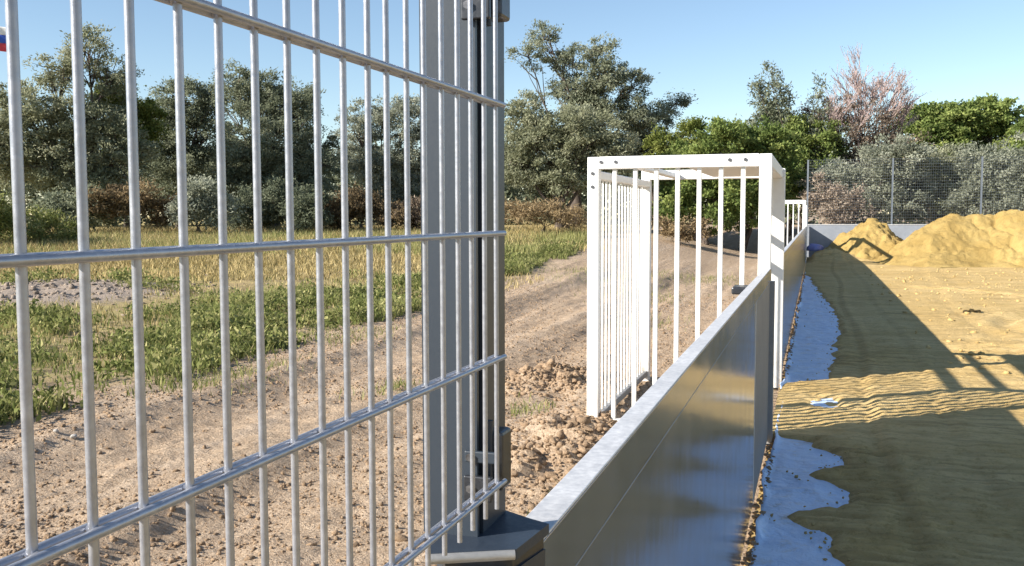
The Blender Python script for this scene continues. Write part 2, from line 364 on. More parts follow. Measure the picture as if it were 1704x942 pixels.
# ================================================================ clods, stones, heaps
def rock_mesh(n_pts, centers, sizes, tint, squash=0.7, name='clods'):
    b = bmesh.new(); bmesh.ops.create_icosphere(b, subdivisions=2, radius=1.0)
    bv = np.array([v.co[:] for v in b.verts]); bf = np.array([[v.index for v in f.verts] for f in b.faces]); b.free()
    if n_pts == 'lo':
        bv, bf = ICO0
    k = len(centers); V = np.repeat(bv[None], k, 0)
    V = V*(1+(0.8 if n_pts == 'lo' else 0.30)*(RNG.random((k, len(bv), 1))-0.5));
    for q in range(5 if n_pts != 'lo' else 2):
        pd = RNG.normal(size=(k, 1, 3)); pd /= np.linalg.norm(pd, axis=2, keepdims=True); pc = 0.45+0.3*RNG.random((k, 1, 1)); dd = (V*pd).sum(2, keepdims=True); V = np.where(dd > pc, V-pd*(dd-pc), V)
    sc = 0.65+0.7*RNG.random((k, 1, 3)); sc[..., 2] *= squash
    V = V*sc*np.asarray(sizes)[:, None, None]
    a = RNG.random(k)*6.283; ca, sa = np.cos(a)[:, None], np.sin(a)[:, None]
    x = V[..., 0]*ca - V[..., 1]*sa; y = V[..., 0]*sa + V[..., 1]*ca
    V = np.stack([x, y, V[..., 2]], -1) + np.asarray(centers)[:, None, :]
    F = (bf[None] + (np.arange(k)*len(bv))[:, None, None]).reshape(-1, 3)
    return np_mesh(name, V.reshape(-1, 3), F, False, np.repeat(tint, len(bv)))
_t = (1+5**.5)/2
ICO0 = (np.array([(-1,_t,0),(1,_t,0),(-1,-_t,0),(1,-_t,0),(0,-1,_t),(0,1,_t),(0,-1,-_t),(0,1,-_t),(_t,0,-1),(_t,0,1),(-_t,0,-1),(-_t,0,1)])/1.902,
        np.array([(0,11,5),(0,5,1),(0,1,7),(0,7,10),(0,10,11),(1,5,9),(5,11,4),(11,10,2),(10,7,6),(7,1,8),(3,9,4),(3,4,2),(3,2,6),(3,6,8),(3,8,9),(4,9,5),(2,4,11),(6,2,10),(8,6,7),(9,8,1)]))
n = 52000
cx = -6.4 + 5.9*RNG.random(n); cy = 3.4 + 16*RNG.random(n)**1.5
keep = (vn(cx*1.1, cy*0.5, 90) + 0.5*vn(cx*4, cy*3, 91) + 0.35*RNG.random(n)) > 0.08; cx, cy = cx[keep], cy[keep]
sz = 0.004 + 0.014*RNG.random(len(cx))**4 + 0.012*(RNG.random(len(cx)) < 0.03)*RNG.random(len(cx))
me = rock_mesh('lo', np.stack([cx, cy, ground_h(cx, cy)+sz*0.2], -1), sz, RNG.random(len(cx)), name='soil_crumbs')
tagged(link('soil_crumbs', me, M['clod']), 'small crumbs of dry brown soil strewn over the lane', kind='stuff')
n = 2200
cx = -0.296 + 0.055*RNG.random(n); cy = 3.0 + 26*RNG.random(n)**1.4
sz = 0.006 + 0.014*RNG.random(n)**2
tagged(link('rubble_strip', rock_mesh('lo', np.stack([cx, cy, -0.01+0.03*RNG.random(n)], -1), sz, RNG.random(n), name='rubble_strip'), M['clod']), 'strip of brown rubble between board wall and fabric', kind='stuff')
n = 700
cx = -13.6 + 1.7*RNG.normal(size=n)*0.8; cy = 14.6 + 1.7*RNG.normal(size=n)*0.8
sz = 0.018 + 0.045*RNG.random(n)**2
tagged(link('gravel', rock_mesh('lo', np.stack([cx, cy, ground_h(cx, cy)+0.01], -1), sz, RNG.random(n), name='gravel'), M['gravel']), 'grey gravel spread on a low mound', kind='stuff')
n = 3600
cx = np.concatenate([-1.35+.40*RNG.normal(size=n//2), -2.4+.34*RNG.normal(size=n-n//2)]); cy = np.concatenate([6.15+.8*RNG.normal(size=n//2), 8.85+.36*RNG.normal(size=n-n//2)])
ok = cx < -.42; cx, cy = cx[ok], cy[ok]; sz = 0.008+0.022*RNG.random(len(cx))**2
tagged(link('heap_crumbs', rock_mesh('lo', np.stack([cx, cy, ground_h(cx, cy)+sz*.2], -1), sz, RNG.random(len(cx)), name='heap_crumbs'), M['clod']), 'loose earth crumbs strewn round the clod heaps', kind='stuff')
n = 5200
cx = -.22 + .62*RNG.random(n)**1.2; cy = 3.2 + 20*RNG.random(n)**1.3; dd_ = sand_edge(cy) + 0.16*fbm(cx*4, cy*4, 3, 50) - cx
ok = RNG.random(n) < np.exp(-np.abs(dd_)/0.035)*.45+0.006; cx, cy = cx[ok], cy[ok]
ex = 1.2 + 8*RNG.random(1500); ey = 8.5 + 22*RNG.random(1500)
sz = np.concatenate([0.004+0.010*RNG.random(len(cx))**2, 0.010+0.035*RNG.random(1500)**3]); cx = np.concatenate([cx, ex]); cy = np.concatenate([cy, ey])
tagged(link('sand_crumbs', rock_mesh('lo', np.stack([cx, cy, np.maximum(court_h(cx, cy), 0.012)+sz*.2], -1), sz, RNG.random(len(cx)), name='sand_crumbs'), M['sand']), 'crumbs and lumps of sand scattered over the court', kind='stuff')
CLODS = []
for k in range(6):
    me = rock_mesh('hi', np.zeros((1, 3)), np.array([1.0]), RNG.random(1), 0.75, 'clod')
    for v in me.vertices:
        q = np.array(v.co); d = 1 + 0.75*float(fbm(np.array(q[0]*1.7+k*5), np.array(q[1]*1.7+q[2]*1.3), 3, 200+k)) + 0.35*float(vn(np.array(q[2]*4+k), np.array(q[0]*4), 210))
        v.co = v.co*d
    me.materials.append(M['clod']); CLODS.append(me)
def heap(label, cx, cy, sx_, sy_, count, top, group='heaps of earth clods behind the boards'):
    t = thing('clod_heap', label, 'earth heap', (cx, cy, float(ground_h(cx, cy))), group)
    for k in range(count):
        for _ in range(20):
            x = cx + random.gauss(0, sx_); y = cy + random.gauss(0, sy_)
            if x < -0.46 and abs(x-cx) < 2.2*sx_: break
        s = top*(0.22 + 0.78*random.random()**2.2)
        o = link('clod', CLODS[k % 6], None, t, (x, y, float(ground_h(x, y)) + s*0.25))
        o.scale = (s, s*random.uniform(.75, 1.1), s*random.uniform(.6, .95)); o.rotation_euler = (random.uniform(-.3, .3), random.uniform(-.3, .3), random.uniform(0, 6.28))
heap('heap of brown earth clods against the back of the near board wall', -1.35, 6.15, 0.32, 0.72, 290, 0.056)
heap('smaller heap of brown clods on the lane left of the white goal', -2.4, 8.85, 0.26, 0.26, 110, 0.06)
heap('thin scatter of clods on the lane seen between the gate wires', -4.3, 6.4, 0.9, 1.0, 45, 0.030)
for k, (x, y, s, lab) in enumerate([(-5.05, 5.55, 0.034, 'whitish stone lying on the lane near the gate, larger of two'), (-5.16, 5.5, 0.024, 'small whitish stone beside a larger one on the lane')]):
    o = link('stone', rock_mesh('hi', np.zeros((1, 3)), np.array([s]), np.array([0.0]), 0.7, 'stone'), M['pebble'], None, (x, y, float(ground_h(x, y))+s*0.4))
    tagged(o, lab, 'stone', 'whitish stones on the lane')

# ================================================================ gate panel of double wires
G0x, Gm, G0y, SP = -0.3267, 0.0143, 0.3272, 0.036
gl = math.hypot(Gm, 1); gdx, gdy = Gm/gl, 1/gl
def gp(s): return (G0x + Gm*G0y + gdx*s, G0y + gdy*s)
K0, K1 = -7, 17
ROWS = [1.7329+0.131*k for k in range(0, 6)] + [1.6015, 1.4724, 1.3400]
ZB, ZTOP = 1.3131, 2.43
gate = thing('mesh_gate_panel', 'grey double wire mesh gate panel hung on the slate grey post', 'mesh gate', (gp(17*SP)[0], gp(17*SP)[1], ZB))
RV, RH = 0.00245, 0.0027
vm = BM().tube((0, 0, ZB), (0, 0, ZTOP), RV, n=14).mesh('vertical_rod', True)
vm.materials.append(M['galv'])
for k in range(K0, K1+1):
    x, y = gp(k*SP + random.uniform(-.0005, .0005)); o = link('vertical_rod', vm, None, gate, (x, y, 0)); o.rotation_euler = (random.uniform(-.0006, .0006), random.uniform(-.0006, .0006), 0.37*k)
a = gp(K0*SP-0.011); b = gp(17*SP+0.0125); nx, ny = gdy, -gdx
off = RV+RH-0.0005
for z in ROWS:
    for sgn in (-1, 1):
        p = (a[0]+nx*off*sgn, a[1]+ny*off*sgn, z); q = (b[0]+nx*off*sgn, b[1]+ny*off*sgn, z)
        link('horizontal_wire', BM().tube(p, q, RH, n=14).mesh('horizontal_wire', True), M['galv'], gate)
# weld beads where wires cross, joined: too small to pick apart
wb = BM()
for z in ROWS:
    for k in range(0, K1+1):
        x, y = gp(k*SP)
        for sgn in (-1, 1):
            bmesh.ops.create_icosphere(wb.b, subdivisions=1, radius=0.0032, matrix=Matrix.Translation((x+nx*0.0025*sgn, y+ny*0.0025*sgn, z)) @ Matrix.Diagonal((1, 1, 0.9, 1)))
o = link('weld_bead', wb.mesh('weld_bead', True), M['galv'], gate); o['kind'] = 'stuff'

# ================================================================ gate post, hinges, wall end block
PZ = 1.2745
PX0, PX1, PY0, PY1 = -.4037, -.3398, .956, 1.0494
post = thing('gate_post', 'slate grey steel gate post standing on the end of the near board wall', 'post', (-0.371, 1.002, PZ))
pts = [(PX0, PY0), (PX1-.0014, PY0), (PX1-.0014, PY0+.006), (PX1-.0075, PY0+.0075), (PX1-.0075, PY0+.0150), (PX1, PY0+.0150), (PX1, PY1), (PX0, PY1)]
link('column', BM().prism(pts, PZ, 2.52).mesh('column'), M['post'], post)
link('post_cap', BM().box(PX0-.004, PX1+.004, PY0-.004, PY1+.004, 2.52, 2.532, .003).mesh('post_cap'), M['black'], post)
def hinge(zc, label):
    h = link('hinge', BM().box(PX1+.001, PX1+.0225, .970, 1.004, zc-.032, zc+.032, .0035).box(PX1-.002, PX1+.018, .985, 1.003, zc-.005, zc+.020, .002).mesh('hinge'), M['black'], post)
    h['label'] = label
    def sub(nm, me, mat):
        o = bpy.data.objects.new(nm, me); COL.objects.link(o); me.materials.append(mat); o.parent = h; o.location = (0, 0, 0); return o
    sub('hinge_strap', BM().box(-.352, -.317, .9455, .951, zc+.0036, zc+.016, .0014).mesh('hinge_strap'), M['post'])
    sub('hinge_strap', BM().box(-.353, -.322, .9455, .952, zc-.038, zc-.011, .0014).mesh('hinge_strap'), M['black'])
    sub('hinge_pin', BM().tube((-.3317, .970, zc-.041), (-.3317, .970, zc+.045), .004, n=12).mesh('hinge_pin', True), M['post'])
    for zz in (zc+.010, zc-.024):
        sub('bolt', BM().tube((-.345, .9415, zz), (-.345, .946, zz), .0045, n=6).mesh('bolt'), M['bolt'])
hinge(1.3545, 'lower hinge'); hinge(1.859, 'upper hinge')

blk = thing('wall_end_block', 'dark steel end block of the board wall under the gate post', 'wall end', (-0.345, .98, 0))
plate = [(-.3726, .893), (-.2900, .9325), (-.2795, 1.022), (-.305, 1.034), (-.36, 1.066), (-.4055, 1.066), (-.4055, .9675)]
link('cap_plate', BM().prism(plate, PZ-.0115, PZ).mesh('cap_plate'), M['capdark'], blk)
inner = [(-.3645, .920), (-.2990, .9475), (-.2850, 1.019), (-.308, 1.028), (-.36, 1.06), (-.4005, 1.06), (-.4005, .981)]
link('recess', BM().prism(inner, PZ-.028, PZ-.0115).mesh('recess'), M['black'], blk)
link('face_panel', BM().prism([(x+.002, y-.0055 if y < .955 else y) for x, y in inner], 0.0, PZ-.028).mesh('face_panel'), M['post'], blk)
link('edge_trim', BM().tube((-.3718, .8928, PZ-.0057), (-.2917, .9318, PZ-.0057), .0054, n=12).mesh('edge_trim', True), M['trim'], blk)
link('lower_trim', BM().prism([(-.3375, .898), (-.2970, .9175), (-.3006, .9387), (-.3465, .916)], PZ-.06, PZ-.028).mesh('lower_trim'), M['cap'], blk)

# ================================================================ board walls
def board_wall(name, label, y0, y1, joints, group='long board walls beside the court'):
    t = thing(name, label, 'board wall', ((WX+WB)/2, (y0+y1)/2, 0), group)
    cm = BM().box(WB-.002, WX, y0, y1, WT-.004, WT, .0012).mesh('top_cap')
    link('top_cap', cm, M['cap'], t)
    link('cap_lip', BM().box(WX-.004, WX+.0006, y0, y1, WT-.088, WT-.0045, .0008).mesh('cap_lip'), M['sheet'], t)
    link('seam_bead', BM().tube((WX+.0008, y0, WT-.0895), (WX+.0008, y1, WT-.0895), .0009, n=8).mesh('seam_bead', True), M['trim'], t)
    link('back_lip', BM().box(WB-.0025, WB+.001, y0, y1, WT-.07, WT-.0045, .0008).mesh('back_lip'), M['trim'], t)
    ys = [y0]+joints+[y1]
    for a_, b_ in zip(ys[:-1], ys[1:]):
        link('face_sheet', BM().box(WX-.010, WX-.004, a_+.0015, b_-.0015, 0.030, WT-.006).mesh('face_sheet'), M['dull' if b_ == 7.06 else 'sheet'], t)
        link('back_sheet', BM().box(WB, WB+.004, a_+.0015, b_-.0015, 0.030, WT-.006).mesh('back_sheet'), M['trim'], t)
    return t
nw = board_wall('board_wall', 'near grey metal board wall with bright cap running from gate post to goal', 1.036, 7.06, [5.35])
link('joint_strip', BM().box(WX-.005, WX-.0025, 5.343, 5.358, .03, WT-.092, .0008).mesh('joint_strip'), M['cap'], nw)
link('end_post', BM().box(WB-.004, -.270, 7.0, 7.085, -.02, WT-.092, .003).mesh('end_post'), M['trim'], nw)
link('end_cap', BM().box(WB-.004, WX+.001, 7.061, 7.085, WT-.0915, WT+.001, .002).mesh('end_cap'), M['trim'], nw)
fwl = board_wall('board_wall', 'far grey metal board wall continuing past the goal to the sand heaps', 9.60, 36.9, [12.3+2.4*k for k in range(11)])
link('end_post', BM().box(WB-.004, WX+.004, 9.575, 9.60, -.02, WT+.001, .003).mesh('end_post'), M['trim'], fwl)
# end wall: panels side by side
ew = thing('end_board_wall', 'pale grey end board wall behind the sand heaps', 'board wall', (8, 37.0, 0))
for k in range(12):
    x0 = WX + k*2.0
    link('board_panel', BM().box(x0+.004, x0+1.996, 36.98, 37.03, 0, WT-.006, .004).mesh('board_panel'), M['endwall'], ew)
link('top_cap', BM().box(WX, WX+24, 36.965, 37.045, WT-.005, WT+.02, .004).mesh('top_cap'), M['cap'], ew)
# end mesh fence: posts things of the fence, wires joined
ef = thing('mesh_fence', 'tall dark wire mesh fence behind the end board wall', 'mesh fence', (8, 37.12, 0))
pm = BM().box(-.03, .03, -.03, .03, -.1, 3.62, .004).mesh('post'); pm.materials.append(M['fence'])
for k in range(9):
    link('post', pm, None, ef, (-.32 + 2.9*k, 37.13, 0))
    wv = []; wf = []
    x0, x1 = -.32 + 2.9*k + .03, -.32 + 2.9*(k+1) - .03
    bw = BM()
    for j in range(25):
        z = 1.20 + 0.1*j; bw.box(x0, x1, 37.085, 37.095, z-.0022, z+.0022)
    for j in range(40):
        x = x0 + (x1-x0)*j/39; bw.box(x-.0013, x+.0013, 37.095, 37.1, 1.15, 3.62)
    if k < 8:
        o = link('wire_panel', bw.mesh('wire_panel'), M['fence'], ef); o['kind'] = 'stuff'

# ================================================================ goals
def make_goal(label):
    X0, X1, Y0, Y1, ZT, T = -1.645, -0.305, 7.10, 9.53, 2.055, 0.088
    t = thing('goal_frame', label, 'goal', ((X0+X1)/2, (Y0+Y1)/2, 0), 'white box goals')
    def bx(nm, *a, bev=.006, mat='white'): return link(nm, BM().box(*a, bev).mesh(nm), M[mat], t)
    bx('post', X0, X0+T, Y0, Y0+T, -.05, ZT-.002)
    bx('post', X1-T, X1, Y0, Y0+T, 0, ZT-.002)
    bx('post', X1-T-.01, X1+.02, Y1-.11, Y1, -.03, ZT-.002)
    bx('post', X0, X0+T, Y1-T, Y1, -.05, ZT-.002)
    bx('crossbar', X0+T+.001, X1-T-.001, Y0, Y0+T-.003, ZT-.092, ZT)
    bx('crossbar', X0+T+.001, X1-T-.012, Y1-T, Y1-.003, ZT-.092, ZT)
    bx('top_rail', X1-T+.003, X1-.003, Y0+T+.001, Y1-.112, ZT-.092, ZT)
    bx('top_rail', X0+.003, X0+T-.003, Y0+T+.001, Y1-T-.001, ZT-.165, ZT-.105)
    bx('roof_panel', -.95, X1-T-.002, Y0+T, Y1-.112, ZT-.075, ZT-.066, bev=.001)
    for x in (-1.335,):
        bx('roof_rail', x, x+.07, Y0+T, Y1-T, ZT-.087, ZT-.045)
    bx('bottom_rail', X0+.015, X0+T-.015, Y0+T+.001, Y1-T-.001, .02, .075, mat='trim')
    bx('bottom_rail', X0+T+.001, X1-T-.001, Y0+.02, Y0+T-.02, .02, .075)
    bar = BM().box(-.016, .016, -.016, .016, .076, ZT-.0925, .003).mesh('bar'); bar.materials.append(M['white'])
    for px_ in np.linspace(X0+T/2, X1-T/2, 9)[1:-1]: link('bar', bar, None, t, (float(px_), Y0+T/2, 0))
    bar2 = BM().box(-.008, .008, -.0085, .0085, .076, ZT-.166, .002).mesh('bar'); bar2.materials.append(M['white'])
    for py_ in np.linspace(Y0+T, Y1-T, 18)[1:-1]: link('bar', bar2, None, t, (X0+T/2, float(py_), 0))
    bm_ = BM().tube((0, .003, 0), (0, -.007, 0), .0135, n=6).mesh('bolt'); bm_.materials.append(M['bolt'])
    for px_, z in ((-1.54, ZT-.042), (-1.43, ZT-.042), (-.60, ZT-.042), (-.49, ZT-.042), (-1.605, ZT-.125), (-1.605, ZT-.225)):
        link('bolt', bm_, None, t, (px_, Y0, z))
    return t
g1 = make_goal('large white box goal of square tubes set into the opening of the board wall')
g2 = copy_tree(g1); g2.location.y += 23.1
for c_ in [c for c in g2.children if c.name.startswith('roof_')]: bpy.data.objects.remove(c_)
g2['label'] = 'small looking distant white goal behind the far board wall'
# white bar tying the goal post to the far wall and the strap lying on the near wall
tb = thing('tie_bar', 'short white tie bar joining far goal post to the far board wall', 'bar', (-.36, 9.56, 1.1))
link('tube', BM().tube((-.43, 9.50, 1.12), (-.43, 9.80, 1.12), .022, n=12).mesh('tube', True), M['white'], tb)
link('collar', BM().box(-.455, -.405, 9.532, 9.57, 1.09, 1.15, .005).mesh('collar'), M['white'], tb)
st = thing('clamp_block', 'black clamp block hooked on the wall back beside the white goal post', 'clamp', (-.44, 6.55, 1.13))
link('body', BM().box(-.52, -.36, 6.40, 6.62, 1.10, 1.15, .012).mesh('body'), M['black'], st)
link('hook', BM().box(-.365, -.343, 6.44, 6.58, 1.10, 1.19, .006).mesh('hook'), M['black'], st)

# ================================================================ sand heaps, lump, blue bag, flag
def sand_heap(label, cx, cy, prof, x0, x1, y0, y1, step):
    xs = np.arange(x0, x1, step); ys = np.arange(y0, y1, step)
    me = grid_mesh('sand_heap', xs-cx, ys-cy, lambda X, Y: prof(X+cx, Y+cy))
    t = link('sand_heap', me, M['pile'], None, (cx, cy, 0)); tagged(t, label, 'sand heap', 'sand heaps at the court end'); return t
def p_big(x, y):
    wob = 0.25*fbm(x*0.8, y*0.8, 3, 101)
    rx = np.maximum(np.maximum(4.4-x, x-9.5), 0); d = np.hypot(rx, y-34.0 + 0.3*np.sin(x*0.9))
    z = (1.74 + 0.10*np.sin(x*2.2+0.5) + 0.09*fbm(x*2, y*2, 2, 103) - 0.585*(d+wob))
    z = np.where(z > 1.55, 1.55+(z-1.55)*0.55, z)
    gully = np.exp(-((x-5.35-0.45*(34.3-y)*0.5-0.12*np.sin(y*5))/0.09)**2)*0.11*S((34.3-y)/0.4) + np.exp(-((x-4.75-0.3*(34.3-y)+0.1*np.sin(y*6))/0.07)**2)*0.07*S((34.3-y)/0.5)
    z = z - gully + 0.13*fbm(x*2.6, y*2.6, 5, 105) + 0.06*fbm(x*11, y*11, 2, 107)
    z = 0.16*np.log1p(np.exp(np.clip(z/0.16, -30, 30))) - 0.03
    return z
sand_heap('large heap of yellow sand at the far right end of the court', 5.5, 34.3, p_big, 0.9, 13.5, 30.7, 36.9, 0.05)
def p_small(x, y):
    d = np.hypot((x-1.78)*1.0, (y-35.2)*0.85)
    z = 1.66 - 0.86*np.power(d*d+0.05, 0.5) + 0.30*fbm(x*2.6, y*2.6, 4, 111) + 0.08*fbm(x*10, y*10, 2, 113)
    z = np.minimum(z, 1.60+0.08*fbm(x*5, y*5, 2, 115))
    return np.where(z > -0.25, z, -0.25)
sand_heap('small ragged heap of sand left of the large sand heap', 1.78, 35.2, p_small, -0.28, 4.2, 32.8, 36.9, 0.045)
o = link('sand_lump', rock_mesh('hi', np.array([[0, 0, 0], [.09, .07, .0], [-.10, -.06, 0]]), np.array([.10, .06, .06]), np.array([.9, 1, .8]), .5, 'sand_lump'), m_clod('dark_lump', (.06, .045, .02), (.11, .085, .04)), None, (2.42, 16.9, 0.06))
tagged(o, 'dark lump lying on the sunlit sand right of the wall shadow', 'lump')
b = bmesh.new(); bmesh.ops.create_icosphere(b, subdivisions=3, radius=1)
for v in b.verts:
    d = 1 + 0.35*float(fbm(np.array(v.co.x*2.2+5), np.array(v.co.y*2.2+v.co.z*1.7), 3, 120)); v.co = Vector((v.co.x*.30*d, v.co.y*.26*d, max(v.co.z*.20*d, -.06)))
bag = bpy.data.meshes.new('plastic_bag'); b.to_mesh(bag); b.free()
for p in bag.polygons: p.use_smooth = True
tagged(link('plastic_bag', bag, m_plain('violet_plastic', (.28, .30, .62), .35), None, (-.02, 35.2, .42)), 'crumpled violet blue plastic bag beside the far end of the board wall', 'bag')
fl = thing('flag', 'white blue and red striped flag on a thin pole at the left edge', 'flag', (-27.45, 25.6, 0.9))
for k, (nm, c) in enumerate((('red_stripe', (.62, .05, .07)), ('blue_stripe', (.03, .10, .50)), ('white_stripe', (.8, .8, .8)))):
    U, Vv = np.meshgrid(np.linspace(0, 1, 26), np.linspace(0, 1, 6)); L = 1.52
    dx_, dy_ = math.cos(YAW+.33), math.sin(YAW+.33)
    wv_ = 0.05*np.sin(U*9+Vv*0.8)*U
    Xf = -27.42 + dx_*L*U - dy_*wv_; Yf = 25.6 + dy_*L*U + dx_*wv_; Zf = 7.25 + .275*k + .273*Vv - .07*U*U
    nx_ = 26; i = np.arange(nx_-1)[None, :] + nx_*np.arange(5)[:, None]
    f = np.stack([i, i+1, i+nx_+1, i+nx_], -1).reshape(-1, 4)
    o = link(nm, np_mesh(nm, np.stack([Xf, Yf, Zf], -1).reshape(-1, 3), f, True), m_plain(nm, c, .7), fl); md = o.modifiers.new('cloth', 'SOLIDIFY'); md.thickness = .004
link('pole', BM().tube((-27.45, 25.6, .7), (-27.45, 25.6, 8.25), .035, .022, n=12).mesh('pole', True), M['trim'], fl)

# ================================================================ trees and bushes
class Tubes:
    def __init__(s): s.v = []; s.f = []; s.n = 0
    def add(s, pts, radii, k=5):
        pts = [np.asarray(p, float) for p in pts]
        base = s.n
        for i, p in enumerate(pts):
            d = pts[min(i+1, len(pts)-1)] - pts[max(i-1, 0)]; d = d/(np.linalg.norm(d)+1e-9)
            a = np.cross(d, (0.31, 0.22, 0.92) if abs(d[2]) < 0.95 else (1, 0, 0)); a /= np.linalg.norm(a)+1e-9; b = np.cross(d, a)
            for j in range(k):
                t = 6.28318*j/k; s.v.append(p + radii[i]*(math.cos(t)*a + math.sin(t)*b))
        for i in range(len(pts)-1):
            for j in range(k):
                q = base+i*k+j; r = base+i*k+(j+1) % k; s.f.append((q, r, r+k, q+k))
        s.n += k*len(pts)
    def mesh(s, name): return np_mesh(name, np.array(s.v), np.array(s.f), True)
def leaves_mesh(name, C, tint, L, W, out_dir=None, droop=0.0):
    """C (n,3) leaf centres -> kite shaped quads, each with its own direction and a slight fold"""
    n = len(C)
    d = RNG.normal(size=(n, 3)); d[:, 2] = d[:, 2]*0.8 - droop
    if out_dir is not None: d = d*0.75 + out_dir*1.0
    d /= np.linalg.norm(d, axis=1, keepdims=True)+1e-9
    r = RNG.normal(size=(n, 3)); s = np.cross(d, r); s /= np.linalg.norm(s, axis=1, keepdims=True)+1e-9
    nn = np.cross(d, s)
    l = L*(0.6+0.8*RNG.random((n, 1))); w_ = W*(0.6+0.8*RNG.random((n, 1)))
    p0 = C - d*l*0.5; p2 = C + d*l*0.5 - nn*l*0.12; m = C - d*l*0.05 + nn*l*0.08
    V = np.stack([p0, m + s*w_*0.5, p2, m - s*w_*0.5], 1).reshape(-1, 3)
    F = np.arange(4*n).reshape(n, 4)
    return np_mesh(name, V, F, False, np.repeat(tint, 4))
def curve(p, q, n, wob, sag=0.0):
    p = np.asarray(p, float); q = np.asarray(q, float); out = []; L = np.linalg.norm(q-p)
    o = np.array([random.uniform(-1, 1) for _ in range(3)])*wob*L
    for i in range(n+1):
        t = i/n; out.append(p+(q-p)*t + o*math.sin(math.pi*t) + np.array([0, 0, sag*L*math.sin(math.pi*t)]) + np.array([random.uniform(-1, 1) for _ in range(3)])*wob*0.25*L*(0 < i < n))
    return out
def plant(name, label, cat, x, y, lobes, leaf, L=0.125, W=0.05, dens=1000, trunk_r=0.16, group=None, trunks=1, clump=0.24, droop=0.1, bark='bark', tmean=0.5):
    zb = float(hz0(x, y)); t = thing(name, label, cat, (x, y, zb), group)
    th = math.atan2(x, y); u = np.array([math.cos(th), -math.sin(th), 0]); v = np.array([math.sin(th), math.cos(th), 0])
    tb = Tubes(); C = []; T = []; O = []
    base = np.array([x, y, zb-0.1])
    top = max(l[1] for l in lobes)
    forks = []
    for k in range(trunks):
        b0 = base + u*random.uniform(-.35, .35)*(trunks > 1) + v*random.uniform(-.3, .3)*(trunks > 1)
        fk = base + u*random.uniform(-.3, .3)*top*0.15 + np.array([0, 0, max(0.5, top*random.uniform(.16, .30))])
        tb.add(curve(b0, fk, 4, .05), [trunk_r*(1.25-.12*i) for i in range(5)], 8); forks.append(fk)
    for (du, z, ru, rz, wgt) in lobes:
        rd = 0.8*(ru+rz)*0.5 + 0.25
        c = base + u*du + v*random.uniform(-.5, .5)*max(.6, top*0.12) + np.array([0, 0, z+0.1])
        fk = random.choice(forks)
        limb = curve(fk, c, 6, .10, .05)
        tb.add(limb, [trunk_r*(.50-.065*i)*(0.7 if wgt < .7 else .85) for i in range(7)], 6)
        vol_area = 4*(ru*rz+ru*rd+rd*rz)/3*3.14
        ncl = max(8, int(vol_area*4.2*wgt))
        for q in range(ncl):
            dd = RNG.normal(size=3); dd /= np.linalg.norm(dd)
            rr = (RNG.random()**0.42)*(1.0+0.22*RNG.normal()*(RNG.random() < .35))
            e = c + (u*dd[0]*ru + v*dd[1]*rd + np.array([0, 0, dd[2]*rz]))*rr
            if e[2] < zb+0.08: continue
            if q % 3 == 0 or wgt < .7:
                s0 = limb[random.choice((4, 5, 6))]
                tw = curve(s0, e, 3, .10, .04); tb.add(tw, [trunk_r*.13+.006, trunk_r*.09+.005, trunk_r*.06+.004, .004], 3)
            nl = int(dens*clump*(0.5+RNG.random())*0.42)
            cr = clump*(0.7+0.7*RNG.random())
            P = RNG.normal(size=(nl, 3))*np.array([cr, cr, cr*0.62])*0.62
            C.append(e+P); T.append(np.clip(tmean+0.15*RNG.normal()+0.16*RNG.normal(size=nl), 0, 1))
            od = dd[0]*u+dd[1]*v+np.array([0, 0, dd[2]+.15]); O.append(np.repeat(od[None], nl, 0))
    link('trunk', tb.mesh('trunk'), M[bark], t)
    C = np.concatenate(C); T = np.concatenate(T); O = np.concatenate(O)
    o = link('crown', leaves_mesh('crown', C, T, L, W, O, droop), M[leaf], t)
    return t, len(C)
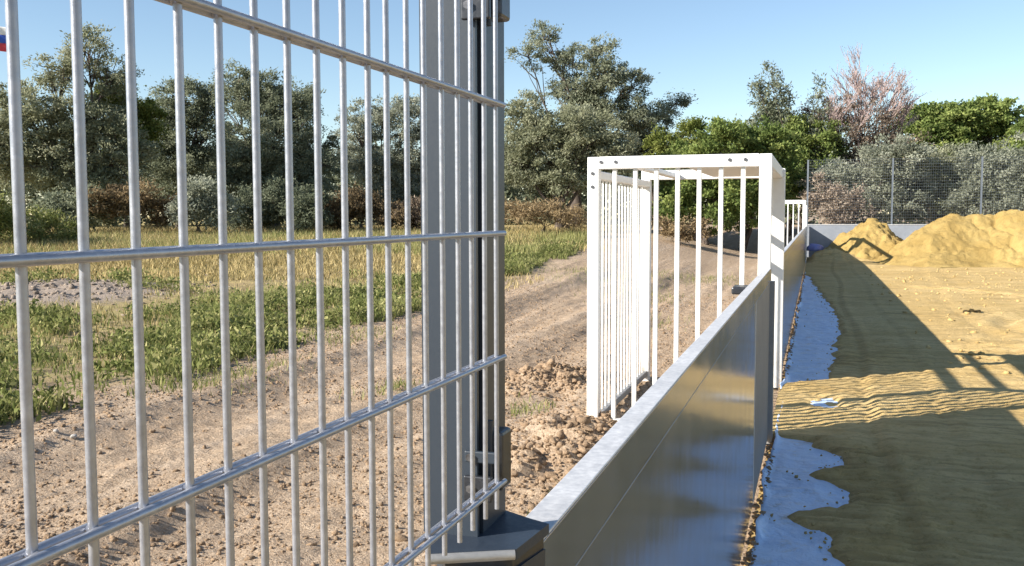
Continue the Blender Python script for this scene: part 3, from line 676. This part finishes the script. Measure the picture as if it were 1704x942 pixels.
TREES = {
'A': (-26.49, 29.97, 0.94, [(0.25, 6.9, 0.82, 0.96, 0.55), (-0.62, 6.1, 0.96, 0.78, 0.6), (1.2, 5.98, 0.78, 0.91, 0.6), (-2.0, 4.5, 1.37, 1.25, 1), (0.25, 4.27, 1.6, 1.37, 1), (-0.75, 2.9, 2.05, 1.48, 1), (-2.87, 3.13, 1.25, 1.6, 1), (1.37, 2.9, 1.25, 1.6, 1), (0.25, 1.31, 1.6, 1.14, 1)]),
'A2': (-26.23, 32.16, 0.97, [(-0.39, 5.28, 0.96, 0.82, 1), (0.65, 4.44, 0.82, 0.96, 1), (0.0, 3.72, 1.08, 0.96, 1)]),
'B': (-26.78, 36.16, 1.0, [(0.0, 5.47, 1.12, 1.27, 1), (1.26, 5.73, 0.96, 1.06, 1), (-1.07, 4.14, 1.2, 1.59, 1), (0.84, 3.87, 1.46, 1.59, 1), (0.0, 2.15, 1.86, 1.46, 1)]),
'C': (-22.27, 36.2, 0.98, [(-1.19, 5.97, 1.03, 1.08, 0.8), (-0.27, 5.72, 1.16, 1.16, 1), (1.06, 5.2, 1.29, 1.42, 1), (0.0, 3.66, 2.19, 1.8, 1), (1.99, 3.02, 0.98, 1.8, 0.8), (-1.33, 2.11, 1.54, 1.54, 1), (1.06, 1.86, 1.54, 1.42, 1)]),
'D': (-19.48, 41.67, 1.0, [(-1.15, 4.82, 1.08, 1.14, 0.6), (0.14, 5.39, 0.97, 1.02, 0.6), (1.29, 4.96, 1.14, 1.31, 0.7), (-0.57, 3.11, 1.71, 1.48, 1), (1.44, 2.83, 1.57, 1.57, 1), (0.29, 1.4, 1.71, 1.14, 1)]),
'E': (-16.55, 43.99, 1.0, [(-0.44, 4.06, 1.46, 1.76, 1), (0.73, 3.48, 1.61, 1.76, 1), (0.15, 2.01, 1.76, 1.46, 1)]),
'F': (-9.66, 36.75, 0.89, [(-0.59, 3.63, 1.47, 1.14, 1), (0.83, 3.87, 1.56, 1.18, 1), (-1.66, 3.16, 1.07, 1.23, 1), (1.9, 3.16, 1.23, 1.09, 1), (0.12, 2.33, 2.13, 0.95, 1), (-1.42, 4.58, 0.85, 0.95, 0.8)]),
'F2': (-10.15, 41.78, 0.99, [(-1.48, 8.33, 0.8, 0.75, 0.45), (-2.15, 7.53, 0.75, 0.8, 0.35), (-0.67, 7.39, 1.07, 0.96, 0.5), (0.67, 7.79, 0.91, 0.8, 0.5), (1.21, 6.72, 1.23, 1.07, 0.6), (-0.13, 6.19, 1.47, 1.12, 0.7), (2.42, 6.19, 0.96, 0.91, 0.5), (2.68, 5.12, 1.18, 0.86, 0.7), (0.67, 5.12, 1.61, 1.07, 1)]),
'G': (-7.36, 44.39, 1.0, [(0.7, 5.14, 0.78, 0.61, 0.6), (-0.34, 4.58, 1.17, 0.83, 1), (1.26, 5.78, 0.39, 0.39, 0.5), (-0.14, 3.61, 1.11, 0.83, 1)]),
'H': (-5.71, 40.6, 0.9, [(-0.38, 3.56, 1.06, 0.81, 1), (0.77, 4.07, 0.71, 0.66, 1), (0.26, 2.43, 1.21, 1.01, 1)]),
'I1': (-4.33, 38.26, 0.54, [(0.72, 3.97, 1.04, 0.8, 1), (-0.36, 2.79, 1.13, 1.08, 1), (0.72, 1.96, 1.37, 1.23, 1), (-1.08, 1.49, 0.9, 0.9, 1)]),
'I2': (-2.6, 39.92, 0.12, [(-0.25, 4.35, 1.12, 0.87, 1), (0.62, 4.11, 1.21, 1.07, 1), (0.37, 2.66, 1.5, 1.45, 1), (-0.75, 1.81, 1.09, 0.97, 1)]),
'I3': (-0.55, 43.2, 0.78, [(-0.81, 4.19, 1.29, 0.93, 1), (0.54, 3.75, 1.29, 1.03, 1), (-0.13, 2.33, 1.29, 1.42, 1), (1.08, 2.97, 0.77, 0.77, 1)]),
'J': (-0.92, 42.99, 0.73, [(-0.54, 7.14, 0.88, 0.77, 0.28), (0.67, 7.52, 0.67, 0.72, 0.25), (-1.48, 5.98, 0.67, 0.67, 0.3), (-0.27, 5.98, 1.29, 0.88, 0.4), (0.94, 6.49, 0.72, 0.88, 0.25)]),
'K': (1.67, 43.97, 0.92, [(-1.1, 5.03, 1.34, 0.88, 0.5), (0.41, 4.39, 1.5, 1.09, 0.9), (1.51, 3.61, 1.29, 0.98, 1), (-2.06, 5.16, 0.93, 0.78, 0.4), (-0.14, 3.22, 1.29, 0.78, 1)]),
'L1': (5.26, 49.72, 1.0, [(-0.62, 5.13, 1.2, 0.8, 1), (0.78, 4.98, 1.29, 0.92, 1), (-0.16, 3.84, 1.77, 1.29, 1)]),
'L2': (7.7, 50.42, 1.0, [(0.0, 5.26, 1.14, 0.8, 1), (-0.96, 4.98, 1.03, 0.8, 1), (0.32, 3.98, 1.66, 1.29, 1), (1.59, 4.41, 1.0, 0.86, 1)]),
'L3': (9.88, 47.99, 1.0, [(-0.61, 3.89, 1.2, 0.96, 1), (0.76, 3.76, 1.6, 1.2, 1), (-0.15, 2.42, 1.87, 1.6, 1)]),
'M1': (1.86, 40.16, 0.09, [(1.0, 3.71, 1.18, 0.94, 1), (-0.25, 2.88, 1.22, 1.04, 1), (1.0, 2.41, 1.41, 1.18, 1), (-1.38, 2.65, 0.94, 1.04, 1)]),
'M2': (4.58, 41.25, 0.31, [(0.0, 3.03, 1.33, 1.04, 1), (0.78, 1.97, 1.37, 1.04, 1), (-0.78, 1.97, 1.18, 1.04, 1)]),
'M3': (6.99, 40.4, 0.13, [(-1.02, 3.36, 1.18, 1.05, 1), (0.13, 3.02, 1.14, 1.14, 1), (-0.77, 2.11, 1.36, 1.05, 1), (1.54, 2.79, 1.36, 1.36, 1)]),
'M4': (0.67, 38.89, 0.0, [(-0.32, 2.25, 0.78, 0.92, 1), (0.29, 1.91, 0.92, 0.78, 1)]),
'U1': (-22.6, 28.02, 0.83, [(-0.79, 1.26, 0.75, 0.59, 1), (0.22, 1.37, 0.92, 0.59, 1), (1.12, 1.05, 0.63, 0.54, 1)]),
'U2': (-20.61, 28.9, 0.81, [(-0.04, 1.5, 0.76, 0.72, 1), (0.51, 1.07, 0.72, 0.63, 1), (-0.53, 0.97, 0.55, 0.55, 1)]),
'U3': (-20.17, 32.2, 0.89, [(-0.62, 1.02, 1.06, 0.92, 1), (0.69, 1.25, 1.06, 1.01, 1)]),
'U4': (-16.44, 33.15, 0.86, [(-0.97, 0.93, 0.87, 0.68, 1), (0.07, 1.16, 1.0, 0.68, 1), (1.11, 0.89, 0.78, 0.59, 1)]),
'U5': (-13.59, 33.87, 0.84, [(-0.68, 0.95, 0.91, 0.77, 1), (0.68, 1.06, 1.02, 0.82, 1)]),
'U6': (-9.42, 33.71, 0.79, [(-0.76, 0.95, 0.79, 0.48, 1), (0.22, 0.99, 0.87, 0.48, 1), (1.09, 0.84, 0.7, 0.44, 1)]),
'U7': (-22.38, 22.87, 0.67, [(0.0, 0.72, 0.82, 0.71, 1), (0.9, 0.46, 0.64, 0.57, 1), (-1.2, 0.9, 0.89, 0.89, 1)]),
'U8': (-24.37, 27.17, 0.84, [(0.32, 1.04, 0.71, 0.75, 1), (-0.36, 0.93, 0.71, 0.71, 1)]),
'U9': (-17.8, 31.29, 0.83, [(0.27, 1.07, 0.75, 0.75, 1), (-0.18, 0.91, 0.66, 0.62, 1)]),
'U10': (-4.67, 34.69, 0.55, [(-0.44, 0.63, 0.56, 0.34, 1), (0.44, 0.54, 0.65, 0.3, 1)]),

}
GT = 'trees along the far edge of the field'; GB = 'bushes along the far edge of the field'
SPEC = {
 'A': ('olive_tree', 'tall silvery olive tree at the far left, its crown topping the row', 'tree', 'silver', dict(trunk_r=.2)),
 'A2': ('leafy_tree', 'fresh green leafy tree right of the tall olive at far left', 'tree', 'yellow_green', dict(L=.12, W=.07)),
 'B': ('dark_tree', 'dark bluish tree with a gap beside the tall olive', 'tree', 'silver_dark', dict(trunk_r=.18)),
 'C': ('olive_tree', 'broad dark silver tree behind the middle of the wire gate', 'tree', 'silver_dark', dict(trunk_r=.22, trunks=2)),
 'D': ('olive_tree', 'pale thin silver tree left of the gate post', 'tree', 'pale_silver', dict(trunk_r=.15, trunks=2, tmean=.45)),
 'E': ('olive_tree', 'dark silver tree hidden mostly behind the gate post', 'tree', 'silver_dark', dict(trunk_r=.18)),
 'F': ('olive_tree', 'rounded grey green olive tree just right of the gate post with low drooping crown', 'tree', 'silver', dict(trunk_r=.22, trunks=2, dens=1100)),
 'F2': ('olive_tree', 'tall loose tree with leaning limbs rising behind the rounded olive', 'tree', 'silver_dark', dict(trunk_r=.2, trunks=2, tmean=.62)),
 'G': ('dark_tree', 'small dark wispy tree between tall loose tree and the white goal', 'tree', 'silver_dark', dict(trunk_r=.12, tmean=.35)),
 'H': ('leafy_bush', 'yellow green bush rising above the left part of the goal crossbar', 'bush', 'yellow_green', dict(L=.12, W=.06, trunk_r=.1)),
 'I1': ('leafy_bush', 'bright green bush seen through the left bars of the white goal', 'bush', 'green', dict(L=.13, W=.085, trunk_r=.1, trunks=2)),
 'I2': ('leafy_bush', 'bright green bush seen through the right bars of the white goal', 'bush', 'green', dict(L=.13, W=.085, trunk_r=.1, trunks=2)),
 'I3': ('leafy_bush', 'bright green bush right of the goal post at the fence corner', 'bush', 'green', dict(L=.13, W=.08, trunk_r=.1, trunks=2, tmean=.58)),
 'L1': ('leafy_tree', 'round green tree beyond the mesh fence above the large sand heap', 'tree', 'green', dict(L=.16, W=.1, trunk_r=.2, tmean=.5)),
 'L2': ('leafy_tree', 'green tree beyond the fence second from the right edge', 'tree', 'green', dict(L=.16, W=.1, trunk_r=.2, tmean=.6)),
 'L3': ('leafy_tree', 'dark green tree beyond the fence cut by the right edge', 'tree', 'green', dict(L=.16, W=.1, trunk_r=.2, tmean=.4)),
 'M1': ('silver_bush', 'pale silver bush behind the fence above the small sand heap', 'bush', 'pale_silver', dict(trunk_r=.1, trunks=2)),
 'M2': ('silver_bush', 'silver green bush behind the fence left of the large heap top', 'bush', 'silver', dict(trunk_r=.1, trunks=2, tmean=.6)),
 'M3': ('silver_bush', 'wide silver bush behind the fence above the large sand heap', 'bush', 'pale_silver', dict(trunk_r=.1, trunks=2, tmean=.45)),
 'M4': ('dry_bush', 'yellowish half dry bush at the fence corner behind the end wall', 'bush', 'brown_grey', dict(trunk_r=.06, tmean=.75, W=.05)),
 'U1': ('rust_bush', 'rust brown bush at the foot of the tall olive on the left', 'bush', 'rust', dict(trunk_r=.05, trunks=2)),
 'U2': ('silver_bush', 'small pale silver bush right of the rust brown bush', 'bush', 'pale_silver', dict(trunk_r=.05, trunks=2)),
 'U3': ('dark_bush', 'dark low bush beneath the broad dark silver tree', 'bush', 'silver_dark', dict(trunk_r=.06, trunks=2, tmean=.25)),
 'U4': ('rust_bush', 'rust brown bush beneath the pale thin tree left of the gate post', 'bush', 'rust', dict(trunk_r=.05, trunks=2, tmean=.3)),
 'U5': ('rust_bush', 'brown bush behind the gate post', 'bush', 'brown_grey', dict(trunk_r=.05, trunks=2, tmean=.2)),
 'U6': ('rust_bush', 'low orange brown bush under the rounded olive tree', 'bush', 'rust', dict(trunk_r=.04, trunks=2, tmean=.9, dens=700, W=.03, L=.18)),
 'U7': ('weedy_bush', 'yellow green weedy bush at the left edge in front of the trees', 'bush', 'weed', dict(trunk_r=.03, trunks=2, W=.035, L=.16)),
 'U8': ('weedy_bush', 'green shrub between the left weedy bush and the rust brown bush', 'bush', 'silver_dark', dict(trunk_r=.04, trunks=2)),
 'U9': ('dark_bush', 'dull green shrub between dark low bush and rust bush near mid gate', 'bush', 'silver_dark', dict(trunk_r=.04, trunks=2, tmean=.3)),
 'U10': ('dry_bush', 'low dry brown growth on the soil behind the goal bars', 'bush', 'rust', dict(trunk_r=.03, trunks=2, tmean=.6)),
}
for key, (nm, lab, cat, leaf, kw) in SPEC.items():
    x, y, zb, lobes = TREES[key]
    _, nl = plant(nm, lab, cat, x, y, lobes, leaf, group=GT if cat == 'tree' else GB, **kw)
# bare tree: recursive limbs, brown dry growth low down
x, y, zb, lobes = TREES['K']
random.seed(21); RNG = np.random.default_rng(21)
bt, _ = plant('bare_tree', 'bare pinkish tree with dry brown growth low in its crown, above the fence corner', 'tree', x, y, lobes, 'brown_grey', L=.11, W=.045, dens=600, trunk_r=.11, group=GT, trunks=2)
tw = Tubes(); TIPS = []
def grow(p, d, L, r, lev):
    q = p + d*L; n_ = 3
    pts_ = [p + (q-p)*i/n_ + np.array([random.uniform(-1, 1) for _ in range(3)])*L*.06*(i > 0) for i in range(n_+1)]
    tw.add(pts_, [max(.0105, r*(1-.35*i/n_)) for i in range(n_+1)], 4 if lev < 3 else 3)
    if lev >= 6: TIPS.append(q); return
    for c in range(3):
        t_ = random.uniform(.4, 1.0); st_ = pts_[min(n_, int(round(t_*n_)))]
        nd = d + np.array([random.uniform(-1, 1)*.55, random.uniform(-1, 1)*.55, random.uniform(-.15, .45)]); nd /= np.linalg.norm(nd)
        grow(st_, nd, L*random.uniform(.64, .86), max(.0115, r*.60), lev+1)
for bx_, lean, L0 in ((0.0, (.08, 0, 1), 1.55), (-.5, (-.48, 0, 1), 1.4), (.35, (.55, .1, 1), 1.5), (.1, (-.16, -.1, 1), 1.5), (.3, (.28, .15, 1), 1.5)):
    d0 = np.array(lean, float); d0 /= np.linalg.norm(d0); grow(np.array([x+bx_, y, zb+2.5]), d0, L0, .065, 1)
link('branches', tw.mesh('branches'), M['deadwood'], bt)
TIPS = np.array(TIPS); C = (TIPS[:, None] + RNG.normal(size=(len(TIPS), 2, 3))*.10).reshape(-1, 3)
link('dry_leaves', leaves_mesh('dry_leaves', C, np.clip(.75+.2*RNG.normal(size=len(C)), 0, 1), .07, .03), M['brown_grey'], bt)
# thin tree: upright sprays of leaves
x, y, zb = -1.15, 43.0, 0.73
stt = thing('sparse_tree', 'thin tree of upright sparse sprays standing left of the bare pinkish tree', 'tree', (x, y, zb), GT)
tb = Tubes(); C = []; T = []; O = []
fk = np.array([x+.2, y, zb+2.4]); tb.add(curve((x, y, zb-.1), fk, 4, .05), [.14, .12, .11, .10, .09], 7)
for k in range(30):
    a = random.uniform(-1, 1); tip = np.array([x+.1+1.9*a+random.uniform(-.2, .2), y+random.uniform(-.9, .9), zb+random.uniform(4.6, 7.9)-1.5*abs(a+.1)])
    br = curve(fk+np.array([0, 0, random.uniform(-.3, 1.3)]), tip, 7, .05, -.03); tb.add(br, [.042-.005*i for i in range(8)], 4)
    for i in range(3, 8):
        for s_ in range(4):
            c0 = br[i] + np.array([random.gauss(0, .16), random.gauss(0, .16), random.gauss(0, .15)]); dd = c0-br[i]; dd[2] += .2
            tb.add([br[i], c0], [.009, .006], 3); m_ = 20
            C.append(c0 + RNG.normal(size=(m_, 3))*np.array([.10, .10, .13])); T.append(np.clip(.5+.22*RNG.normal(size=m_), 0, 1)); O.append(np.repeat((dd/np.linalg.norm(dd))[None], m_, 0))
link('trunk', tb.mesh('trunk'), M['bark'], stt)
link('crown', leaves_mesh('crown', np.concatenate(C), np.concatenate(T), .17, .055, np.concatenate(O)), M['silver_dark'], stt)

# far wood: one mass behind the rows
n = 46000
ang = np.radians(-48 + 66*RNG.random(n)); R_ = 60 + 10*RNG.random(n)
hh = 4.6 + 2.2*vn(np.degrees(ang)*0.42, ang*0, 130) + 1.2*vn(np.degrees(ang)*1.7, ang*0, 131)
zz = 0.8 + hh*RNG.random(n)**0.7
C = np.stack([R_*np.sin(ang), R_*np.cos(ang), zz], -1)
C += RNG.normal(size=C.shape)*0.15
me = leaves_mesh('far_wood', C, np.clip(.4+.25*RNG.normal(size=n)+.5*vn(np.degrees(ang)*2, zz, 133), 0, 1), .42, .22, None, 0)
tagged(link('far_wood', me, M['silver_dark']), 'distant mass of dark woodland closing the view behind the trees', kind='stuff')

# ================================================================ grass and weeds
def blades(name, label, X, Y, H, W, mat, lean=.35, tint=None):
    n = len(X); Z = ground_h(X, Y); a = RNG.random(n)*6.283; la = RNG.random(n)*6.283; ln = lean*(0.3+RNG.random(n))*H
    dx, dy = np.cos(a)*W*.5, np.sin(a)*W*.5; tx, ty = np.cos(la)*ln, np.sin(la)*ln
    b0 = np.stack([X-dx, Y-dy, Z-.02], -1); b1 = np.stack([X+dx, Y+dy, Z-.02], -1)
    m0 = np.stack([X-dx*.8+tx*.35, Y-dy*.8+ty*.35, Z+H*.55], -1); m1 = np.stack([X+dx*.8+tx*.35, Y+dy*.8+ty*.35, Z+H*.55], -1)
    t0 = np.stack([X+tx, Y+ty, Z+H*.96], -1)
    V = np.stack([b0, b1, m1, m0, t0], 1).reshape(-1, 3); k = (np.arange(n)*5)[:, None]
    F = np.concatenate([k+np.array([[0, 1, 2]]), k+np.array([[0, 2, 3]]), k+np.array([[3, 2, 4]])])
    if tint is None: tint = np.clip(.5+.28*RNG.normal(size=n), 0, 1)
    o = link(name, np_mesh(name, V, F, False, np.repeat(tint, 5)), M[mat]); tagged(o, label, kind='stuff'); return o
# dry straw field
n = 190000
th = np.radians(-50 + 48*RNG.random(n)); R_ = 11 + 31*RNG.random(n)**0.8
X, Y = R_*np.sin(th), R_*np.cos(th)
wv = 3.5*vn(X*.35, Y*.35, 140) + 1.2*S((Y-22)/12)
ok = (X+wv < -6.7) & (np.hypot(X+13.6, Y-14.6) > 1.9) & (X > -40) & (vn(X*.8, Y*.8, 141)+.6*vn(X*.25, Y*.25, 142)+.22*RNG.normal(size=n) > -.12) & ((RNG.random(n) < .22) | (X < -15.2+6.6*S((Y-13)/9)+2*vn(X*.4, Y*.3, 162)))
X, Y = X[ok], Y[ok]; hf = 0.10 + 0.16*S((np.hypot(X, Y)-22)/10)
blades('dry_grass', 'dry straw coloured grass of the field before the trees', X, Y, hf*(.5+RNG.random(len(X))), .010+.0004*np.hypot(X, Y), 'straw', .6)
# taller green grass at the foot of the trees
n = 60000
th = np.radians(-50 + 42*RNG.random(n)); R_ = 27 + 9*RNG.random(n)
X, Y = R_*np.sin(th), R_*np.cos(th); ok = (vn(X*.5, Y*.5, 150)+.3*RNG.normal(size=n) > .02) & (X < -7.5)
X, Y = X[ok], Y[ok]; blades('tall_grass', 'taller yellow green grass at the foot of the trees', X, Y, .30*(.4+RNG.random(len(X))), .018, 'weed', .35, np.clip(.75+.25*RNG.normal(size=len(X)), 0, 1))
# green weeds beside the lane
n = 300000
X = -17 + 11.2*RNG.random(n); Y = 4.5 + 26*RNG.random(n)
edge = -6.1 - .5*vn(Y*.5, 0*Y, 160) - .5*vn(X*2.2, Y*2.2, 161) - 0.6*S((Y-15)/8)
back = -15.2 + 3*vn(X*.4, Y*.3, 162) + 6.6*S((Y-13)/9)
dn = vn(X*.9, Y*.7, 163) + .5*vn(X*3, Y*3, 164)
ok = (X < edge) & (X > back) & (dn + .22*RNG.normal(size=n) > -.02+.34*S((-8.0-X)/2.5)) & (np.hypot(X+13.6, Y-14.6) > 2.2)
X, Y = X[ok], Y[ok]; dn = dn[ok]
H = (.06+.22*np.clip(dn+.35, 0, 1))*(.5+.8*RNG.random(len(X)))
blades('green_weeds', 'green weeds and grass growing in a strip beside the lane', X, Y, H, .010+.010*RNG.random(len(X)), 'weed', .65, np.clip(.48+.5*dn+.4*vn(X*.7, Y*.7, 166)+.28*RNG.normal(size=len(X)), 0, 1))
# small tufts on the lane
X = []; Y = []
for (tx, ty, r, q) in ((-3.6, 7.9, .16, 160), (-5.4, 7.6, .22, 220), (-2.3, 7.6, .12, 90), (-1.2, 5.1, .10, 120), (-1.0, 5.45, .09, 90), (-5.6, 8.6, .3, 260), (-5.75, 11.3, .3, 300), (-2.5, 14.5, .3, 220), (-3.2, 18.5, .5, 420), (-4.6, 22, .9, 900), (-2.6, 24, .6, 500)):
    X.append(tx+r*RNG.normal(size=q)); Y.append(ty+1.4*r*RNG.normal(size=q))
X = np.concatenate(X); Y = np.concatenate(Y); ok = X < -.5; X, Y = X[ok], Y[ok]
blades('lane_tufts', 'sparse green tufts sprouting on the brown lane', X, Y, .05+.06*RNG.random(len(X)), .008, 'weed', .8)

# leafy weed clumps in the same strip
k = 5200
X = -16 + 10*RNG.random(k); Y = 5.0 + 25*RNG.random(k)
edge = -6.15 - .6*vn(Y*.5, 0*Y, 160) - .7*S((Y-15)/8); back = -15.2 + 3*vn(X*.4, Y*.3, 162) + 6.6*S((Y-13)/9)
dn = vn(X*.9, Y*.7, 163) + .5*vn(X*3, Y*3, 164)
ok = (X < edge) & (X > back) & (dn + .15*RNG.normal(size=k) > -.06+.36*S((-8.0-X)/2.5)); X, Y, dn = X[ok], Y[ok], dn[ok]
h_ = .10+.22*np.clip(dn+.3, 0, 1)*(.4+RNG.random(len(X))); m_ = 46
C = np.stack([X, Y, ground_h(X, Y)], -1)[:, None] + RNG.normal(size=(len(X), m_, 3))*np.array([.13, .13, 0]) + np.concatenate([np.zeros((len(X), m_, 2)), (h_[:, None]*RNG.random((len(X), m_))**.8)[..., None]], -1)
tt = np.clip(.5 + .6*(RNG.random((len(X), 1))-.5) + .22*RNG.normal(size=(len(X), m_)), 0, 1)
od = np.tile(np.array([[0, 0, .8]]), (len(X)*m_, 1))
o = link('weed_clumps', leaves_mesh('weed_clumps', C.reshape(-1, 3), tt.reshape(-1), .075, .032, od), M['weed']); tagged(o, 'low leafy weed clumps in the strip beside the lane', kind='stuff')
